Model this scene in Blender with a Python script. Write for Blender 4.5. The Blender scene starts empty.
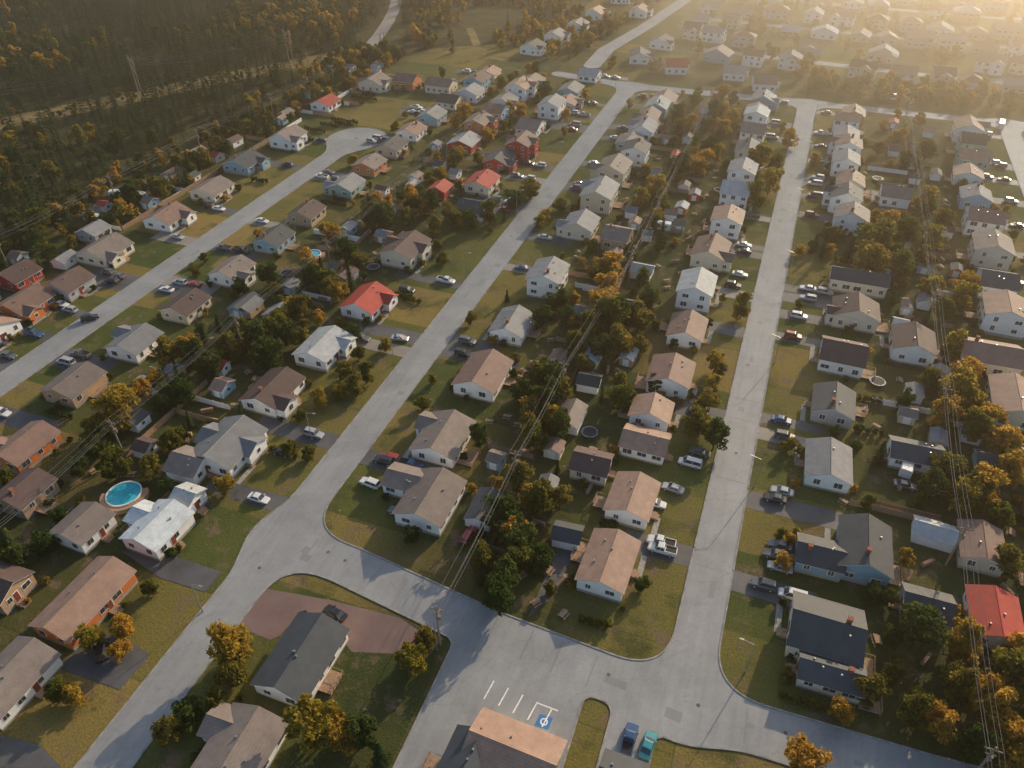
import bpy, math, random, numpy as np
from mathutils import Vector, Matrix
random.seed(7); rng=np.random.default_rng(7)
R=random.uniform
# ---------------------------------------------------------------- survey camera model (used to read ground positions)
CH=115.0; CF=760.0; PITCH=math.radians(38.7); YAW=math.radians(20.2)
sP,cP=math.sin(PITCH),math.cos(PITCH); sY,cY=math.sin(YAW),math.cos(YAW)
def G(u,v,z=0.0):
    x=u-512; y=384-v
    down=CF*sP-y*cP; fwd=CF*cP+y*sP; t=(CH-z)/down
    r=x*t; f=fwd*t
    return (-sY*f+cY*r, cY*f+sY*r)
# ---------------------------------------------------------------- materials
def newmat(name):
    m=bpy.data.materials.new(name); m.use_nodes=True
    nt=m.node_tree; nt.nodes.clear(); return m,nt
def N(nt,t,**k):
    n=nt.nodes.new(t)
    for a,b in k.items(): setattr(n,a,b)
    return n
def ramp(nt,fac,stops):
    r=nt.nodes.new('ShaderNodeValToRGB'); e=r.color_ramp.elements
    while len(e)<len(stops): e.new(0.5)
    for i,(p,c) in enumerate(stops):
        e[i].position=p; e[i].color=(c[0],c[1],c[2],1) if not isinstance(c,(int,float)) else (c,c,c,1)
    nt.links.new(fac,r.inputs[0]); return r.outputs[0]
def mix(nt,a,b,fac,mode='MIX'):
    m=nt.nodes.new('ShaderNodeMix'); m.data_type='RGBA'; m.blend_type=mode; m.clamp_result=True
    for s,x in ((0,fac),(6,a),(7,b)):
        if isinstance(x,(int,float)): m.inputs[s].default_value=x if s==0 else (x,x,x,1)
        elif isinstance(x,tuple): m.inputs[s].default_value=(x[0],x[1],x[2],1)
        else: nt.links.new(x,m.inputs[s])
    return m.outputs[2]
def noise(nt,vec,scale,detail=4,rough=.55):
    n=nt.nodes.new('ShaderNodeTexNoise'); n.inputs['Scale'].default_value=scale
    n.inputs['Detail'].default_value=detail; n.inputs['Roughness'].default_value=rough
    if vec: nt.links.new(vec,n.inputs['Vector'])
    return n.outputs['Fac']
def finish(nt,col,rough=.8,bump=None,bs=.3,bd=.05,spec=.3,metal=0):
    p=nt.nodes.new('ShaderNodeBsdfPrincipled'); o=nt.nodes.new('ShaderNodeOutputMaterial')
    if isinstance(col,tuple): p.inputs['Base Color'].default_value=(*col,1)
    else: nt.links.new(col,p.inputs['Base Color'])
    p.inputs['Roughness'].default_value=rough; p.inputs['Specular IOR Level'].default_value=spec
    p.inputs['Metallic'].default_value=metal
    if bump:
        b=nt.nodes.new('ShaderNodeBump'); b.inputs['Strength'].default_value=bs; b.inputs['Distance'].default_value=bd
        nt.links.new(bump,b.inputs['Height']); nt.links.new(b.outputs[0],p.inputs['Normal'])
    nt.links.new(p.outputs[0],o.inputs[0]); return p
def tc(nt): return nt.nodes.new('ShaderNodeTexCoord').outputs['Object']
def simple(name,c,rough=.6,var=.15,scale=2.0,spec=.3,metal=0):
    m,nt=newmat(name); v=tc(nt); f=noise(nt,v,scale)
    dk=tuple(x*(1-var) for x in c); lt=tuple(min(1,x*(1+var)) for x in c)
    finish(nt,ramp(nt,f,[(.3,dk),(.7,lt)]),rough,spec=spec,metal=metal); return m
def roofmat(name,c):
    m,nt=newmat(name); v=tc(nt)
    oi=nt.nodes.new('ShaderNodeObjectInfo')
    f=noise(nt,v,.5,5,.65); f2=noise(nt,v,6,3,.7)
    base=ramp(nt,f,[(.25,tuple(x*.72 for x in c)),(.55,c),(.8,tuple(min(1,x*1.3) for x in c))])
    base=mix(nt,base,ramp(nt,f2,[(.3,.62),(.7,1.0)]),.8,'MULTIPLY')
    sep=nt.nodes.new('ShaderNodeSeparateXYZ'); nt.links.new(v,sep.inputs[0])
    w=N(nt,'ShaderNodeMath',operation='MULTIPLY'); nt.links.new(sep.outputs[2],w.inputs[0]); w.inputs[1].default_value=6.0
    fr=N(nt,'ShaderNodeMath',operation='FRACT'); nt.links.new(w.outputs[0],fr.inputs[0])
    base=mix(nt,base,ramp(nt,fr.outputs[0],[(0,.6),(.25,1.0)]),.7,'MULTIPLY')
    base=mix(nt,base,ramp(nt,oi.outputs['Random'],[(0,.6),(1,1.0)]),.8,'MULTIPLY')
    finish(nt,base,.7,bump=f2,bs=.4,bd=.03,spec=.5); return m
def wallmat(name,c):
    m,nt=newmat(name); v=tc(nt); f=noise(nt,v,.8,4)
    base=ramp(nt,f,[(.3,tuple(x*.92 for x in c)),(.7,c)])
    sep=nt.nodes.new('ShaderNodeSeparateXYZ'); nt.links.new(v,sep.inputs[0])
    w=N(nt,'ShaderNodeMath',operation='MULTIPLY'); nt.links.new(sep.outputs[2],w.inputs[0]); w.inputs[1].default_value=4.0
    fr=N(nt,'ShaderNodeMath',operation='FRACT'); nt.links.new(w.outputs[0],fr.inputs[0])
    base=mix(nt,base,ramp(nt,fr.outputs[0],[(0,.7),(.14,1.0)]),.4,'MULTIPLY')
    finish(nt,base,.55,bump=fr.outputs[0],bs=.3,bd=.02); return m
RF={k:roofmat('shingles_'+k,c) for k,c in dict(tan=(.48,.31,.235),brown=(.32,.20,.16),dbrown=(.15,.095,.085),grey=(.30,.315,.335),
     slate=(.08,.098,.115),red=(.60,.065,.04),lgrey=(.54,.58,.6),gbrown=(.29,.24,.215),green=(.13,.20,.19),white=(.68,.76,.82)).items()}
WL={k:wallmat('siding_'+k,c) for k,c in dict(white=(.9,.9,.9),cream=(.78,.70,.56),blue=(.25,.42,.55),tan=(.52,.35,.22),orange=(.64,.21,.075),
     red=(.55,.05,.035),grey=(.45,.46,.48),green=(.30,.48,.43),beige=(.64,.56,.43)).items()}
M_trim=simple('white_trim',(.88,.88,.88),.45,.03)
M_conc=simple('concrete',(.34,.33,.31),.9,.25,1.5)
M_kerb=simple('kerb_concrete',(.30,.295,.285),.9,.35,.7)
M_door=simple('painted_door',(.22,.06,.04),.4,.1)
M_wood=simple('weathered_wood',(.36,.24,.16),.8,.35,3)
M_brick=simple('chimney_brick',(.3,.12,.08),.85,.3,6)
M_metal=simple('galvanised_metal',(.4,.41,.42),.4,.1,2,.5,.6)
M_pole=simple('pole_wood',(.28,.22,.17),.85,.3,3)
M_black=simple('black_rubber',(.02,.02,.02),.7,.1)
M_iron=simple('cast_iron',(.10,.10,.10),.7,.1)
M_wire=simple('cable',(.14,.14,.14),.6,.1,2,.2)
def glassmat():
    m,nt=newmat('window_glass'); v=tc(nt); f=noise(nt,v,1.3,2)
    finish(nt,ramp(nt,f,[(.35,(.02,.028,.035)),(.65,(.09,.10,.11))]),.08,spec=.8); return m
M_glass=glassmat()
def groundmat():
    m,nt=newmat('yard_grass'); v=tc(nt)
    sep=nt.nodes.new('ShaderNodeSeparateXYZ'); nt.links.new(v,sep.inputs[0])
    ad=N(nt,'ShaderNodeMath',operation='ADD'); nt.links.new(sep.outputs[0],ad.inputs[0]); ad.inputs[1].default_value=35.5+395
    ay=N(nt,'ShaderNodeMath',operation='ADD'); nt.links.new(sep.outputs[1],ay.inputs[0]); ay.inputs[1].default_value=204
    cb=nt.nodes.new('ShaderNodeCombineXYZ'); nt.links.new(ay.outputs[0],cb.inputs[0]); nt.links.new(ad.outputs[0],cb.inputs[1])
    b=nt.nodes.new('ShaderNodeTexBrick'); b.offset=.37; b.inputs['Scale'].default_value=1
    b.inputs['Brick Width'].default_value=18; b.inputs['Row Height'].default_value=39.5; b.inputs['Mortar Size'].default_value=.12
    b.inputs['Color1'].default_value=(.05,.05,.05,1); b.inputs['Color2'].default_value=(1,1,1,1); b.inputs['Mortar'].default_value=(.3,.3,.3,1)
    nt.links.new(cb.outputs[0],b.inputs['Vector'])
    big=noise(nt,v,.035,5,.6); mid=noise(nt,v,.2,7,.68); mid2=noise(nt,v,.09,6,.65); fine=noise(nt,v,2.2,5,.78); m3=noise(nt,v,.45,5,.7)
    g=ramp(nt,big,[(.3,(.075,.115,.03)),(.5,(.18,.18,.05)),(.7,(.36,.27,.085))])
    g2=ramp(nt,b.outputs['Color'],[(0,(.055,.095,.027)),(.35,(.12,.15,.04)),(.65,(.25,.21,.06)),(1,(.42,.29,.10))])
    c=mix(nt,g,g2,.68)
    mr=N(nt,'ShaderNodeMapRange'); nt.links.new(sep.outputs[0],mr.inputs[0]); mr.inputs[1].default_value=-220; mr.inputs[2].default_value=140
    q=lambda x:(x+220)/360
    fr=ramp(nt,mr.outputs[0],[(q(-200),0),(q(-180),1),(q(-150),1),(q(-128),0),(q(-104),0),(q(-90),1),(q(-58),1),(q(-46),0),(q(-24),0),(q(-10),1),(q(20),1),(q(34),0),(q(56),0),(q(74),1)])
    c=mix(nt,mix(nt,c,(.045,.062,.026),.6),c,fr)  # street-side lawns left golden as if sunlit, backyards painted darker and greener
    c=mix(nt,c,(.26,.18,.125),ramp(nt,mid,[(.54,0.0),(.63,.85)]))
    c=mix(nt,c,(.045,.075,.025),ramp(nt,mid2,[(.52,0.0),(.66,.7)]))
    c=mix(nt,c,(.38,.29,.20),ramp(nt,m3,[(.63,0.0),(.71,.75)]))
    c=mix(nt,c,ramp(nt,fine,[(.3,.42),(.7,1.0)]),.9,'MULTIPLY')
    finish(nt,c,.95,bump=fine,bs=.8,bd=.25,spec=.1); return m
M_ground=groundmat()
def patchy(name,a,b,c3):
    m,nt=newmat(name); v=tc(nt); f=noise(nt,v,.13,6,.7); f2=noise(nt,v,1.5,4,.7)
    c=ramp(nt,f,[(.3,a),(.55,b),(.75,c3)])
    finish(nt,mix(nt,c,ramp(nt,f2,[(.3,.5),(.7,1.0)]),.8,'MULTIPLY'),.95,bump=f2,bs=1,bd=.4,spec=.1); return m
M_floor=patchy('forest_floor_soil',(.03,.04,.016),(.09,.085,.034),(.22,.16,.07))
M_heath=patchy('dry_heath',(.16,.14,.05),(.33,.24,.11),(.42,.32,.19))
def asphalt(name,a,b,crack=True):
    m,nt=newmat(name); v=tc(nt); f=noise(nt,v,.12,6,.65); f2=noise(nt,v,2.2,5,.75)
    c=ramp(nt,f,[(.3,a),(.7,b)])
    c=mix(nt,c,ramp(nt,f2,[(.3,.76),(.7,1.0)]),.6,'MULTIPLY')
    if crack:
        mp=nt.nodes.new('ShaderNodeMapping'); mp.inputs['Scale'].default_value=(1,.06,1); nt.links.new(v,mp.inputs[0])
        st=noise(nt,mp.outputs[0],.8,5,.7)
        c=mix(nt,c,ramp(nt,st,[(.35,.76),(.6,1.0)]),.5,'MULTIPLY')
        dn=noise(nt,v,.6,3); vv=N(nt,'ShaderNodeVectorMath',operation='ADD'); nt.links.new(v,vv.inputs[0])
        sc=N(nt,'ShaderNodeVectorMath',operation='SCALE'); cc=nt.nodes.new('ShaderNodeCombineXYZ')
        nt.links.new(dn,cc.inputs[0]); nt.links.new(dn,cc.inputs[1]); nt.links.new(cc.outputs[0],sc.inputs[0]); sc.inputs['Scale'].default_value=4
        nt.links.new(sc.outputs[0],vv.inputs[1])
        vo=nt.nodes.new('ShaderNodeTexVoronoi'); vo.feature='DISTANCE_TO_EDGE'; vo.inputs['Scale'].default_value=.15
        nt.links.new(vv.outputs[0],vo.inputs['Vector'])
        c=mix(nt,c,ramp(nt,vo.outputs[0],[(.0,.45),(.014,1.0)]),.3,'MULTIPLY')
        v2=nt.nodes.new('ShaderNodeTexVoronoi'); v2.inputs['Scale'].default_value=.09; nt.links.new(vv.outputs[0],v2.inputs['Vector'])
        s2=nt.nodes.new('ShaderNodeSeparateColor'); nt.links.new(v2.outputs['Color'],s2.inputs[0])
        c=mix(nt,c,ramp(nt,s2.outputs[0],[(.0,.86),(.6,1.0)]),.7,'MULTIPLY')
    finish(nt,c,.7,bump=f2,bs=.3,bd=.02,spec=.45); return m
M_road=asphalt('road_asphalt',(.27,.285,.295),(.38,.395,.405))
M_drive=asphalt('driveway_asphalt',(.06,.063,.07),(.15,.15,.155),False)
M_gravel=asphalt('driveway_gravel',(.22,.20,.18),(.36,.32,.28),False)
M_dirt=asphalt('dirt_red_gravel',(.15,.095,.09),(.25,.17,.15),False)
M_paint=simple('road_paint',(.82,.82,.8),.7,.12)
M_blue=simple('blue_paint',(.04,.2,.45),.6,.1)
def leafmat(name,dk,lt,tr=.4):
    m,nt=newmat(name); v=tc(nt); oi=nt.nodes.new('ShaderNodeObjectInfo')
    f=noise(nt,v,.9,3,.6)
    c=ramp(nt,f,[(.3,dk),(.72,lt)])
    c=mix(nt,c,ramp(nt,oi.outputs['Random'],[(0,(.5,.72,.6)),(1,(1,1,1))]),1.0,'MULTIPLY')
    d=nt.nodes.new('ShaderNodeBsdfDiffuse'); nt.links.new(c,d.inputs[0])
    t=nt.nodes.new('ShaderNodeBsdfTranslucent'); nt.links.new(c,t.inputs[0])
    mx=nt.nodes.new('ShaderNodeMixShader'); mx.inputs[0].default_value=tr
    nt.links.new(d.outputs[0],mx.inputs[1]); nt.links.new(t.outputs[0],mx.inputs[2])
    o=nt.nodes.new('ShaderNodeOutputMaterial'); nt.links.new(mx.outputs[0],o.inputs[0]); return m
LF=dict(g=leafmat('leaves_golden',(.34,.19,.03),(.80,.48,.10),.55),
        o=leafmat('leaves_olive',(.11,.10,.024),(.38,.29,.06),.5),
        d=leafmat('leaves_green',(.04,.065,.02),(.16,.19,.05),.45),
        c=leafmat('needles_spruce',(.02,.038,.018),(.09,.105,.038),.25))
M_bark=simple('bark',(.12,.09,.065),.9,.3,4)
# ---------------------------------------------------------------- mesh helpers
COL=bpy.context.scene.collection
class MB:
    def __init__(s): s.v=[]; s.f=[]
    def add(s,vs,fs):
        o=len(s.v); s.v+=vs; s.f+=[tuple(i+o for i in f) for f in fs]
    def tbox(s,T,a0,a1,b0,b1,z0,z1):
        s.add([T(a,b,z) for z in (z0,z1) for b in (b0,b1) for a in (a0,a1)],
              [(0,2,3,1),(4,5,7,6),(0,1,5,4),(2,6,7,3),(0,4,6,2),(1,3,7,5)])
    def box(s,x0,x1,y0,y1,z0,z1): s.tbox(lambda a,b,z:(a,b,z),x0,x1,y0,y1,z0,z1)
    def prism(s,prof,b0,b1,T):
        n=len(prof); s.add([T(a,b0,z) for a,z in prof]+[T(a,b1,z) for a,z in prof],
          [tuple(range(n))[::-1],tuple(range(n,2*n))]+[(i,(i+1)%n,n+(i+1)%n,n+i) for i in range(n)])
    def tube(s,p0,p1,r0,r1,n=6):
        p0=Vector(p0);p1=Vector(p1); d=(p1-p0).normalized(); q=d.to_track_quat('Z','Y')
        vs=[]
        for p,r in ((p0,r0),(p1,r1)):
            for i in range(n):
                t=2*math.pi*i/n; vs.append(tuple(p+q@Vector((math.cos(t)*r,math.sin(t)*r,0))))
        s.add(vs,[(i,(i+1)%n,n+(i+1)%n,n+i) for i in range(n)]+[tuple(range(n))[::-1],tuple(range(n,2*n))])
    def mesh(s,name,mats,idx=None):
        m=bpy.data.meshes.new(name); m.from_pydata(s.v,[],s.f)
        for x in (mats if isinstance(mats,list) else [mats]): m.materials.append(x)
        if idx is not None: m.polygons.foreach_set('material_index',idx)
        m.update(); return m
def link(name,data,parent=None,loc=None,rz=0,sc=None):
    o=bpy.data.objects.new(name,data); COL.objects.link(o)
    if parent: o.parent=parent
    if loc is not None: o.location=loc
    if rz: o.rotation_euler=(0,0,rz)
    if sc is not None: o.scale=sc if not isinstance(sc,(int,float)) else (sc,sc,sc)
    return o
# ---------------------------------------------------------------- ROADS: signed-distance union with fillets
def px(*pts): return [G(u,v) for u,v in pts]
XB,XC,XA,XE=-75.0,4.0,-165.5,86.0
roads=[ ([(XB,-20),(XB,366)],3.85), ([(XC,68),(XC+1.5,370)],3.75),
        ([(XA-3,-10),(XA,92),(XA+2,262)],3.9), ([(XA+2,262),(XA+2.2,263)],11.5),
        ([(XB,74.5),(-60,73.5),(-30,69.5),(4,67.5),(40,68.5),(120,74)],4.1),
        ([(-112,372),(-75,366),(4,370),(86,372),(360,380)],3.8),
        ([(XE,72),(XE,372)],3.8),
        ([G(592,66),G(606,50),G(645,27),G(685,0),G(730,-30),G(790,-60)],4.2),
        ([(-55,440),(60,432),(180,440),(380,455)],3.4),([(-58,506),(80,500),(220,512),(420,520)],3.4),([(-60,574),(100,570),(260,584),(450,590)],3.4),([(-50,645),(480,660)],3.4)]
boxes=[(-34.5,-11.2,28,66),(-6.2,0.8,28,66)]
gx=np.arange(-270,500,1.0); gy=np.arange(-20,700,1.0)
def segd(px_,py_,a,b):
    ax,ay=a;bx,by=b; dx,dy=bx-ax,by-ay; L=dx*dx+dy*dy+1e-9
    t=np.clip(((px_-ax)*dx+(py_-ay)*dy)/L,0,1)
    return np.hypot(px_-ax-t*dx,py_-ay-t*dy)
def rdist(x,y,smooth=9.0):
    D=None
    for pts,w in roads:
        d=None
        for a,b in zip(pts[:-1],pts[1:]):
            q=segd(x,y,a,b)-w; d=q if d is None else np.minimum(d,q)
        if D is None: D=d
        else:
            h=np.maximum(smooth-np.abs(D-d),0)/smooth
            D=np.minimum(D,d)-h*h*smooth*.25
    for x0,x1,y0,y1 in boxes:
        qx=np.abs(x-(x0+x1)/2)-(x1-x0)/2; qy=np.abs(y-(y0+y1)/2)-(y1-y0)/2
        d=np.hypot(np.maximum(qx,0),np.maximum(qy,0))+np.minimum(np.maximum(qx,qy),0)
        h=np.maximum(2.0-np.abs(D-d),0)/2.0; D=np.minimum(D,d)-h*h*.5
    return D
XX,YY=np.meshgrid(gx,gy,indexing='ij'); FD=rdist(XX,YY)
def rd(x,y):
    i=int(round(x-gx[0])); j=int(round(y-gy[0]))
    if 0<=i<len(gx) and 0<=j<len(gy): return float(FD[i,j])
    return 50.0
driveways=[]; walks=[]; occupied=[]
# ---------------------------------------------------------------- HOUSE
def gable(P,cx,cy,W,L,ax,z0,h,p,hip=False,over=.45,st=1,win=True):
    if ax=='Y': A,B=W/2,L/2; T=lambda a,b,z:(cx+a,cy+b,z)
    else: A,B=L/2,W/2; T=lambda a,b,z:(cx-b,cy+a,z)
    ze=z0+h; ln=lambda a:ze+(A-abs(a))*p
    P['foundation'].tbox(T,-A+.04,A-.04,-B+.04,B-.04,0,z0+.02)
    if hip:
        P['walls'].tbox(T,-A,A,-B,B,z0,ze)
        for mb,o,top,th in ((P['trim'],over,.12,.18),(P['roof'],over+.05,.2,.09)):
            rl=max(B-A,.4)
            ev=[(-A-o,-B-o),(A+o,-B-o),(A+o,B+o),(-A-o,B+o)]
            zt=ze-o*p+top; zr=ze+A*p+top
            vs=[T(a,b,zt) for a,b in ev]+[T(0,-rl,zr),T(0,rl,zr)]+[T(a,b,zt-th) for a,b in ev]
            mb.add(vs,[(0,1,4),(1,2,5,4),(2,3,5),(3,0,4,5),(0,6,7,1),(1,7,8,2),(2,8,9,3),(3,9,6,0),(6,9,8,7)])
    else:
        P['walls'].prism([(-A,z0),(A,z0),(A,ze),(0,ln(0)),(-A,ze)],-B,B,T)
        for mb,o,t,bt,ob in ((P['trim'],over,.13,-.04,.32),(P['roof'],over+.05,.2,.12,.37)):
            a=A+o
            mb.prism([(-a,ln(a)+bt),(0,ln(0)+bt),(a,ln(a)+bt),(a,ln(a)+t),(0,ln(0)+t),(-a,ln(a)+t)],-B-ob,B+ob,T)
        P['ridge'].prism([(-.16,ln(.16)+.17),(.16,ln(.16)+.17),(.0,ln(0)+.27)],-B-.38,B+.38,T)
    if win:
        for s in range(st):
            zc=z0+1.45+s*2.65
            for sd in (-1,1):
                n=max(1,int(2*B/3.0)); 
                for i in range(n):
                    if random.random()<.12: continue
                    b=-B+2*B*(i+.5)/n+R(-.2,.2); w=random.choice((.5,.65,.95)); hh=random.choice((.5,.65))
                    a0,a1=sorted((sd*(A-.05),sd*(A+.05))); c0,c1=sorted((sd*(A-.05),sd*(A+.075)))
                    P['window_frames'].tbox(T,a0,a1,b-w-.12,b+w+.12,zc-hh-.12,zc+hh+.12)
                    P['windows'].tbox(T,c0,c1,b-w,b-.04,zc-hh,zc+hh); P['windows'].tbox(T,c0,c1,b+.04,b+w,zc-hh,zc+hh)
                n=max(1,int(2*A/3.4))
                for i in range(n):
                    a=-A+2*A*(i+.5)/n+R(-.2,.2); w=random.choice((.45,.6,.8)); hh=random.choice((.5,.65))
                    b0,b1=sorted((sd*(B-.05),sd*(B+.05))); c0,c1=sorted((sd*(B-.05),sd*(B+.075)))
                    P['window_frames'].tbox(T,a-w-.12,a+w+.12,b0,b1,zc-hh-.12,zc+hh+.12)
                    P['windows'].tbox(T,a-w,a-.04,c0,c1,zc-hh,zc+hh); P['windows'].tbox(T,a+.04,a+w,c0,c1,zc-hh,zc+hh)
    return ze,ln,T,A,B
KEYS=['foundation','walls','trim','roof','ridge','window_frames','windows','door','deck','chimney','roof_vents','garage_door']
def house(X,Y,W,L,ax='Y',rf='grey',wl='white',st=1,kind='g',front=1,rz=0.0,detail=True,drive=True,name=None,cars=None):
    P={k:MB() for k in KEYS}
    z0=R(.4,.8); h=2.6 if st==1 else (3.5 if st==1.5 else 5.2); p=R(.36,.48)
    hip=kind in('h','H')
    ns=2 if st==2 else 1
    ze,ln,T,A,B=gable(P,0,0,W,L,ax,z0,h,p,hip,st=ns)
    f=front
    sg=random.choice((-1,1))
    if kind in('L','H'):
        wy=L*.42; ext=R(1.6,2.6)
        gable(P,f*(W/4+ext/2),sg*(L/2-wy/2-.5),W/2+ext,wy,'X',z0,h-.1,p*.98,st=ns)
    if kind=='X':
        wy=L*.45; gable(P,0,sg*L*.1,W+3.0,wy,'X',z0,h-.12,p,st=ns)
    if kind in('T','TL'):
        gable(P,f*W*.08,sg*(L/2+2.6),W*.72,6.2,ax if random.random()<.6 else 'X',z0-.1,2.35,p,st=1)
        x=f*(W*.08+W*.36); x0,x1=sorted((x-f*.03,x+f*.06)); P['garage_door'].box(x0,x1,sg*(L/2+2.6)-1.3,sg*(L/2+2.6)+1.3,.15,2.3)
    if kind in('TL',):
        gable(P,f*(W/4+1),-sg*(L*.25),W/2+2,L*.4,'X',z0,h-.1,p,st=ns)
    if kind=='B':
        gable(P,-f*(W/2+1.2),sg*L*.15,3.5,L*.5,'X',z0,2.3,p*.8,st=1)
    if kind=='2':
        gable(P,f*.7,sg*(L/2+1.5),W*.86,5.0,ax,z0,h-.7,p,st=1)
    dy=-sg*L*.08; x=f*W/2; x0,x1=sorted((x-f*.02,x+f*.09)); P['door'].box(x0,x1,dy-.48,dy+.48,z0,z0+2.05)
    x0,x1=sorted((x,x+f*.06)); P['window_frames'].box(x0,x1,dy-.6,dy+.6,z0-.02,z0+2.18)
    x0,x1=sorted((x-f*.01,x+f*1.3)); P['deck'].box(x0,x1,dy-.9,dy+.9,0,z0-.05)
    x0,x1=sorted((x+f*1.3,x+f*1.75)); P['deck'].box(x0,x1,dy-.8,dy+.8,0,z0*.5)
    if detail:
        if random.random()<.6:
            dl=R(3,5); dw=R(2.4,3.6); xb=-f*W/2; xe=xb-f*dw; x0,x1=sorted((xb,xe)); yy=R(-L/4,L/4)
            P['deck'].box(x0,x1,yy-dl/2,yy+dl/2,z0-.12,z0)
            for k in range(5):
                y=yy-dl/2+dl*k/4; P['deck'].box(xe-.05,xe+.05,y-.05,y+.05,0,z0+1.0)
            P['deck'].box(xe-.06,xe+.06,yy-dl/2-.06,yy+dl/2+.06,z0+.95,z0+1.03)
            P['deck'].box(xe-.03,xe+.03,yy-dl/2,yy+dl/2,z0+.45,z0+.5)
            for y in (yy-dl/2,yy+dl/2): P['deck'].box(x0,x1,y-.04,y+.04,z0+.952,z0+1.02)
        for k in range(random.randint(1,3)):
            a=R(-A*.6,A*.6); b=R(-B*.7,B*.7); z=ln(a) if not hip else ze
            if hip: a=R(-.3,.3);b=0;z=ln(0)
            P['roof_vents'].tbox(T,a-.14,a+.14,b-.14,b+.14,z,z+.55)
        if random.random()<.3:
            a=R(-A*.3,A*.3); b=random.choice((-1,1))*B*.55 if not hip else 0
            P['chimney'].tbox(T,a-.35,a+.35,b-.35,b+.35,ze,ln(0)+.9); P['chimney'].tbox(T,a-.42,a+.42,b-.42,b+.42,ln(0)+.9,ln(0)+1.02)
    nm=name or {'white':'white_clapboard_house','cream':'cream_bungalow','blue':'blue_bungalow','tan':'tan_bungalow','orange':'orange_brick_house','red':'red_clapboard_house',
        'grey':'grey_bungalow','green':'green_bungalow','beige':'beige_bungalow'}[wl]
    e=link(nm,None,None,(X,Y,0),rz)
    mats=dict(foundation=M_conc,walls=WL[wl],trim=M_trim,roof=RF[rf],ridge=RF[rf],window_frames=M_trim,windows=M_glass,door=M_door,deck=M_wood,chimney=M_brick,roof_vents=M_metal,garage_door=M_trim)
    for k in KEYS:
        if P[k].v: link(k,P[k].mesh(k,mats[k]),e)
    ca=abs(math.cos(rz)); sa=abs(math.sin(rz)); hx=(W*ca+L*sa)/2+1; hy=(W*sa+L*ca)/2+1
    if kind in('T','TL','2'): hy+=3
    occupied.append((X,Y,hx,hy))
    if drive:
        xs=min((XA,XB,XC,XE),key=lambda q:abs(q-X)); d=1 if xs>X else -1
        s2=sg if kind in('T','TL','2') else random.choice((-1,1))
        y=Y+s2*(L/2+(2.4 if kind not in('T','TL','2') else 2.6))
        w=R(1.7,2.7); xe=X+d*W*.1 if kind not in('T','TL','2') else X+d*W*.5
        x0,x1=sorted((xe,xs-d*3.2)); driveways.append((x0,x1,y-w,y+w,random.random()))
        xw=X+d*(W/2+1.6); y0,y1=sorted((Y+dy,y-s2*w)); walks.append((xw-.55,xw+.55,y0,y1))
        nc=cars if cars is not None else (random.random()<.85)+(random.random()<.4)
        for k in range(nc):
            xc=xs-d*(9.0+k*5.6+R(-.5,1))
            carlist.append((xc,y+R(-.6,.6),0 if random.random()<.5 else math.pi,None,None))
    return e
carlist=[]
def HP(u,v,W,L,ax='Y',rf='grey',wl='white',st=1,kind='g',**k):
    X,Y=G(u,v,4.2 if st==1 else 5.6)
    if k.pop('shed',False): return shed(X,Y,W,L,ax,rf,wl)
    xs=min((XA,XB,XC,XE),key=lambda q:abs(q-X))
    house(X,Y,W,L,ax,rf,wl,st,kind,front=1 if xs>X else -1,rz=math.radians(R(-2,2)),**k)
def shed(X,Y,W,L,ax,rf,wl):
    P={k:MB() for k in KEYS}; gable(P,0,0,W,L,ax,.1,2.2,.45,win=False,over=.2)
    P['door'].box(-.8,.8,-L/2-.05,-L/2+.02,.12,2.1); P['windows'].box(W/2-.02,W/2+.05,-.4,.4,1.1,1.8)
    e=link('garden_shed',None,None,(X,Y,0),math.radians(R(-5,5)))
    mats=dict(foundation=M_conc,walls=WL[wl],trim=M_trim,roof=RF[rf],ridge=RF[rf],door=M_trim,windows=M_glass)
    for k in mats:
        if P[k].v: link(k,P[k].mesh(k,mats[k]),e)
    occupied.append((X,Y,W/2+.5,L/2+.5))
# -- west of street B
HP(4,674,8.5,12,'Y','gbrown','white',drive=False); HP(82,594,8,15,'Y','tan','orange',kind='g',drive=False); HP(-2,580,7,7,'X','dbrown','tan',drive=False)
HP(80,520,7.5,8,'Y','gbrown','white',kind='g',drive=False); HP(156,522,8,10,'Y','white','white',kind='B',drive=False); HP(186,492,4.5,5,'X','lgrey','white',drive=False)
HP(226,440,10.5,13,'Y','grey','white',kind='X'); HP(188,458,7,7,'X','gbrown','white',drive=False); HP(272,385,9,12,'Y','dbrown','white',kind='L')
HP(322,342,9,12,'Y','lgrey','white',kind='L'); HP(366,296,9.5,11.5,'Y','red','white',kind='L')
HP(405,242,10,13,'Y','dbrown','cream',1.5,'X'); HP(482,178,9,11,'Y','red','cream'); HP(440,184,6,7,'Y','red','red',drive=False)
HP(500,155,9,11,'Y','slate','red',kind='L'); HP(531,122,9,12,'X','gbrown','white'); HP(552,103,9,11,'Y','grey','white',2)
HP(571,86,9,11,'Y','grey','blue'); HP(590,71,9,10,'X','lgrey','white')
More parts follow.
